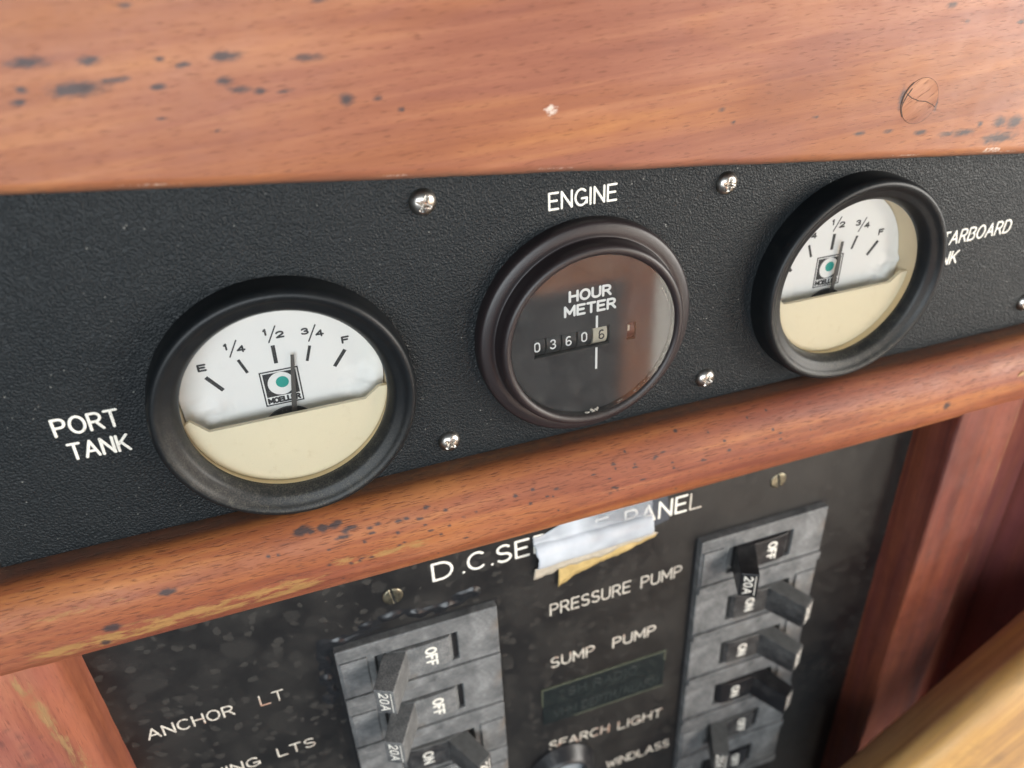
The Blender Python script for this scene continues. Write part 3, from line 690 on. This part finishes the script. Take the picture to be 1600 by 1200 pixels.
def build_sealant():
    V, F = [], []; nx, nz = 190, 110; x0, x1, z0, z1 = -70, -14, -124, -88
    path = [(-66, -122), (-65.6, -110), (-65.2, -97.5), (-56, -96.2), (-48, -93.6), (-40, -92.6), (-33, -94.6), (-27, -95.2), (-21, -93.2), (-17, -92.0)]
    def dist(x, z):
        b = 1e9
        for (ax, az), (bx, bz) in zip(path, path[1:]):
            dx, dz = bx - ax, bz - az; t = max(0, min(1, ((x - ax) * dx + (z - az) * dz) / (dx * dx + dz * dz)))
            b = min(b, math.hypot(x - ax - dx * t, z - az - dz * t))
        return b
    for i in range(nx + 1):
        x = x0 + (x1 - x0) * i / nx
        for j in range(nz + 1):
            z = z0 + (z1 - z0) * j / nz
            w = 3.3 + 2.0 * noise.noise(Vector((x * .22, z * .22, 1)))
            q = max(0, 1 - dist(x, z) / max(.6, w))
            lump = .45 + 1.1 * noise.noise(Vector((x * .24, z * .3, 5))) 
            h = 1.05 * (3 * q * q - 2 * q ** 3) * max(.12, lump)
            V.append((x, YP + .10 - h, z))
    m = nz + 1
    for i in range(nx):
        for j in range(nz): F.append((i * m + j, i * m + m + j, i * m + m + j + 1, i * m + j + 1))
    return raw('sealant', V, F, M_SEAL, dc, True)
build_sealant()

# ------------------------------------------------------------------ circuit breakers
for a_, b_, t_ in ((-63.4, -9.0, -97.6), (64.3, 118.5, -96.4)): box('cutout', a_, b_, YP - .12, YP + .3, -280, t_, M_DARK, dc, 0)
PITCH = 25.3
def breaker(cx, cz, on, label, hm_):
    s = -1 if not on else 1            # the toggle leans this way
    root = empty('circuit_breaker', (cx, 1.0, cz), label, 'breaker', 'circuit breakers in the switch panel')
    W, H = 26.2, PITCH / 2 - .06
    xs = sorted([-W, W, s * 14.5, -s * 12.2]); zs = [-H, -6.3, 6.3, H]
    bm = bmesh.new()
    vv = [[bm.verts.new((x * S, 0, z * S)) for z in zs] for x in xs]
    for i in range(3):
        for j in range(3):
            if (i, j) != (1, 1): bm.faces.new((vv[i][j], vv[i + 1][j], vv[i + 1][j + 1], vv[i][j + 1]))
    edges = [e for e in bm.edges if e.is_boundary]
    r = bmesh.ops.extrude_edge_only(bm, edges=edges)
    nv = [g for g in r['geom'] if isinstance(g, bmesh.types.BMVert)]
    for v in nv:
        inner = abs(v.co.z) < 7 * S and abs(v.co.x) < 15 * S
        v.co.y = (2.6 if inner else 3.6) * S
    inn = [v for v in nv if abs(v.co.z) < 7 * S and abs(v.co.x) < 15 * S]
    inn.sort(key=lambda v: math.atan2(v.co.z, v.co.x)); bm.faces.new(inn)
    bmesh.ops.recalc_face_normals(bm, faces=bm.faces)
    if sum(f.normal.y * f.calc_area() for f in bm.faces) > 0: bmesh.ops.reverse_faces(bm, faces=bm.faces)
    me = bpy.data.meshes.new('body'); bm.to_mesh(me); bm.free()
    bevel(link('body', me, M_BREAK, root), .45, 2, 50)
    # raised tile at the dead end and thin ridge under the toggle
    box('tile', *sorted((s * 17.0, s * 25.4)), -.8, .4, -8.2, 7.6, M_BREAK, root, .3)
    box('ridge', -26.0, 26.0, -1.1, .4, -12.3, -8.7, M_BREAK, root, .35)
    # rocker with its caption
    pr = [(-s * 10.6, 2.4), (-s * 10.4, .5), (-s * 9.2, -.5), (-s * 6, -1.0), (s * 1, -1.2), (s * 5, -1.1), (s * 11, .4), (s * 11.4, 2.4)]
    V = [(x, yy, z) for z in (-5.9, 5.9) for x, yy in pr]; n = len(pr)
    F = [(i, i + 1, n + i + 1, n + i) for i in range(n - 1)] + [tuple(range(n)), tuple(range(2 * n - 1, n - 1, -1))]
    rk = raw('rocker', V, F, hm_, root)
    bm = bmesh.new(); bm.from_mesh(rk.data); bmesh.ops.recalc_face_normals(bm, faces=bm.faces); bm.to_mesh(rk.data); bm.free()
    bevel(rk, .35, 2, 40)
    t = 'ON' if on else 'OFF'; L = 6.6 if on else 8.6
    lettering(t, (-s * 3.0 - 2.0, -1.14, L / 2), (0, 0, -1), (1, 0, 0), NY, L, 4.0, .8, M_ENGR, rk, d=.12, gap=.3)
    # toggle paddle
    T = 5.3; yi, yo = -14.2, -11.2       # the end is square to the lean
    bi, bo, ti, to = s * 3.8, s * 12.0, s * 11.6, s * 17.2
    hd_ = hexa('toggle', [(bi, .4, -5.8), (bo, .4, -5.8), (bo, .4, 5.8), (bi, .4, 5.8)], [(ti, yi, -T), (to, yo, -T), (to, yo, T), (ti, yi, T)], hm_, root, .3, 2)
    A, B = (Vector((ti, yi, 0)), Vector((to, yo, 0))) if ti < to else (Vector((to, yo, 0)), Vector((ti, yi, 0)))
    Vd = (B - A).normalized(); Nd = Vector((Vd.y, -Vd.x, 0)); mid_ = (A + B) / 2
    lettering('20A', mid_ - Vd * 1.9 + Vector((0, 0, 4.2)) - Nd * .02, (0, 0, -1), Vd, Nd, 8.4, 3.2, .55, M_ENGR, hd_, d=.08, gap=.3)
    c0 = mid_ + Vd * 1.95
    hexa('trim_line', [c0 + Vector((0, 0, -4.4)) - Nd * .1, c0 + Vd * .28 + Vector((0, 0, -4.4)) - Nd * .1, c0 + Vd * .28 + Vector((0, 0, 4.4)) - Nd * .1, c0 + Vector((0, 0, 4.4)) - Nd * .1],
         [c0 + Vector((0, 0, -4.4)) + Nd * .05, c0 + Vd * .28 + Vector((0, 0, -4.4)) + Nd * .05, c0 + Vd * .28 + Vector((0, 0, 4.4)) + Nd * .05, c0 + Vector((0, 0, 4.4)) + Nd * .05], M_ENGR, hd_, 0)
    if not on: box('slot', *sorted((-s * 10.75, -s * 12.1)), .9, 1.3, -5.6, 5.6, M_DARK, root, 0)  # black plate that paints deep shade into the rocker opening
    return root
for i, (on, lab) in enumerate(((0, 'uppermost grey breaker beside the anchor light caption, toggle set to OFF'), (0, 'second grey breaker beside the anchor light caption, toggle set to OFF'), (1, 'third grey breaker in the block beside the anchor light caption, toggle set to ON'), (1, 'lowest grey breaker in the block beside the anchor light caption'))):
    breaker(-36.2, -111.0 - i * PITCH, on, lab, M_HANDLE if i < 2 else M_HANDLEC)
for i, (on, lab) in enumerate(((0, 'breaker beside the PRESSURE PUMP caption with its black toggle set to OFF'),
                               (1, 'uppermost of three breakers set to ON, just under the black OFF toggle'),
                               (1, 'middle one of three dusty breakers set to ON beside the green label'),
                               (1, 'lowest of three breakers set to ON, with a black rocker'),
                               (0, 'breaker beside the SEARCH LIGHT caption, toggle set to OFF, dusty'),
                               (0, 'breaker beside the WINDLASS caption, toggle set to OFF'))):
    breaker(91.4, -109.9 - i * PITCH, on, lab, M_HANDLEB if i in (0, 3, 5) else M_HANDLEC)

# ------------------------------------------------------------------ label tape, lamp, torn tape
def label_strip(z0, z1, txt, lab):
    o = box('label_tape', 5.4, 56.0, YP - .35, YP + .05, z0, z1, M_LABEL, None, .1)
    tag(o, lab, 'label', 'embossed label tapes'); 
    flat_text(txt, 9.5 if len(txt) > 9 else 15.5, 54 if len(txt) > 9 else 44, z0 + 2.4, 4.6, YP - .35, .7, M_EMB, o, d=.1)
    return o
a = label_strip(-161.2, -151.3, 'SH RADIO', 'faded dark green embossed label under the SUMP PUMP caption, upper strip')
b = label_strip(-171.4, -161.35, 'VHM DEPTH/ALARM', 'faded dark green embossed label above the SEARCH LIGHT caption, lower strip')
box('edge', 5.2, 56.2, YP - .42, YP + .02, -151.6, -150.9, M_LABELE, a, .1)
box('edge', 55.6, 56.2, YP - .43, YP + .02, -156.5, -150.95, M_LABELE, a, .1)
box('edge', 5.2, 5.7, YP - .43, YP + .02, -160.5, -150.95, M_LABELE, a, .1)
box('edge', 18, 56.0, YP - .42, YP + .02, -171.7, -171.1, M_LABELE, b, .1)

lamp = empty('indicator_lamp', (12.5, YP, -201.5), 'black ringed indicator lamp standing over the SEARCH LIGHT caption', 'lamp')
LP = smooth_prof([(14.2, 0.4), (14.2, -.8), (13.6, -1.6), (11.8, -4.2), (10.6, -5.8), (9.6, -6.2), (8.9, -5.6), (8.7, -2.0)], 2)
lathe('ring', LP, M_HANDLEB, lamp, 96, dustfn=lambda a_, r: 0)
lathe('lens', smooth_prof([(8.75, -2.2), (8.2, -2.8), (5, -3.5), (0.01, -3.7)], 1), M_LAMP, lamp, 64)

tape = empty('torn_tape', (25, YP, -80), 'curled torn piece of milky tape stuck over the heading letters', 'tape')
def build_curl():
    V, F, mk = [], [], []; nu, nv = 60, 34
    for i in range(nu + 1):
        u = i / nu
        for j in range(nv + 1):
            w = j / nv
            x = 3.8 + u * 42.0 + (.5 * noise.noise(Vector((w * 5, u * 2, 0))) + 1.0 * w * (1 - u)) + (.6 * noise.noise(Vector((w * 9, 4, u))) if i in (0, nu) else 0)
            top = -76.2 + 5.2 * max(0, min(1, (u - .08) / .3)) + .7 * noise.noise(Vector((u * 7, 0, 2)))
            if w < .3:
                z = top + (-78.6 - top) * (w / .3); yy = YP - .35 - .5 * (w / .3)
            else:
                th = (w - .3) / .7 * math.pi; r = 4.5 - .7 * u + .35 * noise.noise(Vector((u * 6, 1, 0)))
                z = -84.0 + .6 * u + r * 1.15 * math.cos(th); yy = YP - .85 - (r * .62) * math.sin(th) * (.9 + .12 * noise.noise(Vector((u * 4, 9, 0))))
            V.append((x - 25, yy - YP, z + 80))
            a = .36 + .34 * max(0, min(1, (.55 - u) / .2)) + .40 * max(0, min(1, (w - .22) / .25)) - .3 * max(0, min(1, (u - .55) / .3)) * max(0, 1 - w / .75)
            mk.append(max(.25, min(.93, a + .22 * noise.noise(Vector((u * 7, w * 4, 6))))))
    m = nv + 1
    for i in range(nu):
        for j in range(nv): F.append((i * m + j, i * m + j + 1, (i + 1) * m + j + 1, (i + 1) * m + j))
    o = raw('curl', V, F, M_TAPE, tape, True); set_attr(o.data, 'milk', mk)
    s_ = o.modifiers.new('solid', 'SOLIDIFY'); s_.thickness = .00018
    return o
build_curl()
def ragged(name, top, bot, y0, mat, amp, seed, lift=0.0):
    """strip between two edges with a torn lower edge; top/bot lists of (x, z)"""
    V, F = [], []; n = 70
    def at(L, u):
        x = L[0][0] + (L[-1][0] - L[0][0]) * u
        for (xa, za), (xb, zb) in zip(L, L[1:]):
            if xa <= x <= xb: return x, za + (zb - za) * (x - xa) / max(1e-6, xb - xa)
        return L[-1]
    for i in range(n + 1):
        u = i / n; xa, za = at(top, u); xb, zb = at(bot, u); zb += amp * noise.noise(Vector((u * 16, seed, 0)))
        for j in range(5):
            w = j / 4; V.append((xa + (xb - xa) * w - 25, y0 - YP - lift * math.sin(w * 2.2) * (1 + noise.noise(Vector((u * 5, w, seed)))), za + (zb - za) * w + 80))
    for i in range(n):
        for j in range(4): F.append((i * 5 + j, i * 5 + j + 1, (i + 1) * 5 + j + 1, (i + 1) * 5 + j))
    o = raw(name, V, F, mat, tape, True)
    s_ = o.modifiers.new('solid', 'SOLIDIFY'); s_.thickness = .0002
    return o
ragged('adhesive_flap', [(12.5, -90.6), (47, -87.2)], [(12.0, -100.2), (14.5, -98.8), (19, -96.2), (27, -94.2), (31, -93.8), (42, -91.0), (48, -89.2)], YP - .35, M_ADHES, .7, 1.0, .9)
ragged('torn_edge', [(4.2, -89.4), (46, -86.6)], [(3.4, -93.6), (9, -93.2), (12, -91.8), (30, -91.4), (48.5, -88.3)], YP - .75, M_ADHES2, .9, 2.0, .5)
rs = raw('tape_ghost', [(38.0 - 25, -.03, -70.2 + 80), (51.2 - 25, -.03, -69.6 + 80), (53.0 - 25, -.03, -84.6 + 80), (44 - 25, -.03, -86.8 + 80), (38 - 25, -.03, -84 + 80),
     (38.0 - 25, .1, -70.2 + 80), (51.2 - 25, .1, -69.6 + 80), (53.0 - 25, .1, -84.6 + 80), (44 - 25, .1, -86.8 + 80), (38 - 25, .1, -84 + 80)],
     [(0, 1, 2, 3, 4), (9, 8, 7, 6, 5)] + [(i, 5 + i, 5 + (i + 1) % 5, (i + 1) % 5) for i in range(5)], M_RESID, tape)

# ------------------------------------------------------------------ posts, side, foreground timber
def post(name, x0, x1, yf, z0, z1, mat, rad, wearfn, stains_, n=170):
    """upright with rounded front arrises; open at the back against the bulkhead"""
    prof = [(x0, 9.4)]
    for cx, a0, a1 in ((x0 + rad, 180, 270), (x1 - rad, 270, 360)):
        for q in range(9):
            a = math.radians(a0 + (a1 - a0) * q / 8); prof.append((cx + rad * math.cos(a), yf + rad + rad * math.sin(a)))
    m = prof[9:11]
    fill = [(m[0][0] + (m[1][0] - m[0][0]) * q / 70, yf) for q in range(1, 70)]
    prof = prof[:10] + fill + prof[10:] + [(x1, 9.4)]
    V, F, st, wr, ze = [], [], [], [], []; k = len(prof)
    for i in range(n + 1):
        z = z0 + (z1 - z0) * i / n
        for x, y in prof:
            j = .25 * noise.noise(Vector((x * .2, z * .12, y * .2)))
            V.append((x + j, y + j, z)); st.append(.6 * ell(x, z, stains_, 1.1)); wr.append(wearfn(x, y, z)); ze.append(0)
    for i in range(n):
        for q in range(k - 1):
            a = i * k + q; F.append((a, a + k, a + k + 1, a + 1))
    F += [tuple(range(k)), tuple(range(n * k + k - 1, n * k - 1, -1))]
    o = raw(name, V, F, mat, None, True)
    for nm, v in (('stain', st), ('wear', wr), ('chip', ze), ('dirt_shade', ze)): set_attr(o.data, nm, v)
    return o
random.seed(3)
pl_ = post('wooden_post', -175, -126.2, -12.2, -200, -50, M_POSTL, 5.0,
           lambda x, y, z: math.exp(-((x + 131.5 + .12 * (z + 90)) / 2.2) ** 2) * .8 * (1 if y < -3 else 0),
           [(random.gauss(-141, 3), random.gauss(-90, 8), random.uniform(.6, 1.8), random.uniform(.8, 2.6)) for _ in range(22)])
tag(pl_, 'worn pinkish mahogany post beside the anchor light caption', 'post')
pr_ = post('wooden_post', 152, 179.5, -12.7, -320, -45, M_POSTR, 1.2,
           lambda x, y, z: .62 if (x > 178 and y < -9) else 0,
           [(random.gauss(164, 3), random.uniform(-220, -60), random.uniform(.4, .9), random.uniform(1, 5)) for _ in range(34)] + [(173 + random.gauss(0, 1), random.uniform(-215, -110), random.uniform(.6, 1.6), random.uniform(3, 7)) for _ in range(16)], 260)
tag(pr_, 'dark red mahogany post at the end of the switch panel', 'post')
side = box('side_panel', 179.8, 215.8, 3, 9.4, -320, -40, M_SIDE, None, .8)
part = box('key_light_blocker', 216, 230, -34, 9.4, -320, -63, M_SIDE, None, .8)  # wall added to block the key light and darken the lower right
tag(part, 'dark brown wooden blocker added beyond the side panel to keep the key light off', 'blocker')
tag(side, 'shaded dark brown wooden panel beyond the dark red post', 'panel')

def build_beam():
    """length runs along the local x axis, worn rounded corners"""
    L, Wd, T, r = 300, 95, 30, 8
    # plain rounded rectangle, walked once round
    prof = []
    for (cy, cz, a0) in ((T - r, -r, 0), (r, -r, 90), (r, -Wd + r, 180), (T - r, -Wd + r, 270)):
        for q in range(9):
            a = math.radians(a0 + 90 * q / 8); prof.append((cy + r * math.cos(a), cz + r * math.sin(a)))
    # subdivide the broad faces so that the stain mask has something to sit on
    fine = []
    for i, p in enumerate(prof):
        q = prof[(i + 1) % len(prof)]; d = math.hypot(q[0] - p[0], q[1] - p[1]); m = max(1, int(d / 2))
        fine += [(p[0] + (q[0] - p[0]) * j / m, p[1] + (q[1] - p[1]) * j / m) for j in range(m)]
    prof = fine; k = len(prof); n = 160
    V, F, st, ze = [], [], [], []
    random.seed(21)
    sp = [(random.uniform(-40, 120), random.uniform(-45, -4), random.uniform(3, 8), random.uniform(1.2, 3.0)) for _ in range(26)]
    for i in range(n + 1):
        x = -L / 2 + L * i / n
        for y, z in prof:
            j = .35 * noise.noise(Vector((x * .05, y * .1, z * .1)))
            V.append((x, y + j, z + j)); st.append(.55 * ell(x, z, sp, 1.3)); ze.append(0)
    for i in range(n):
        for q in range(k):
            a = i * k + q; b_ = i * k + (q + 1) % k; F.append((a, b_, b_ + k, a + k))
    F += [tuple(range(k - 1, -1, -1)), tuple(range(n * k, n * k + k))]
    o = raw('wooden_beam', V, F, M_BEAM, None, True)
    for nm, v in (('stain', st), ('wear', ze), ('chip', ze), ('dirt_shade', ze)): set_attr(o.data, nm, v)
    return o
beam = build_beam()
beam.location = Vector((129.4 + 22, -50, -140.6 - 25)) * S
beam.rotation_euler = (Matrix.Rotation(-math.radians(40.4), 3, 'Y') @ Matrix.Rotation(-math.radians(38), 3, 'X')).to_euler()
tag(beam, 'pale golden teak timber with rounded edge and grey blotches crossing before the dark red post', 'beam')
# cockpit timber that shows as the brown streak mirrored in the hour meter's glass
cp = box('cockpit_post', 288, 324, -540, -505, -700, 160, M_FASCIA, None, 12, 6)
cr_ = box('cockpit_rail', 90, 287.8, -532, -508, -238, -170, M_FASCIA, None, 4, 3)
tag(cr_, 'sunlit timber rail mirrored faintly in the upper part of the hour meter glass', 'rail')
tag(cp, 'sunlit timber post mirrored as a brown streak in the hour meter glass', 'post')
cs_ = box('cockpit_coaming', 326, 470, -575, -530, -700, 160, M_WHITE, None, 10, 5)
tag(cs_, 'sunlit white coaming mirrored at the right edge of the hour meter glass', 'coaming')
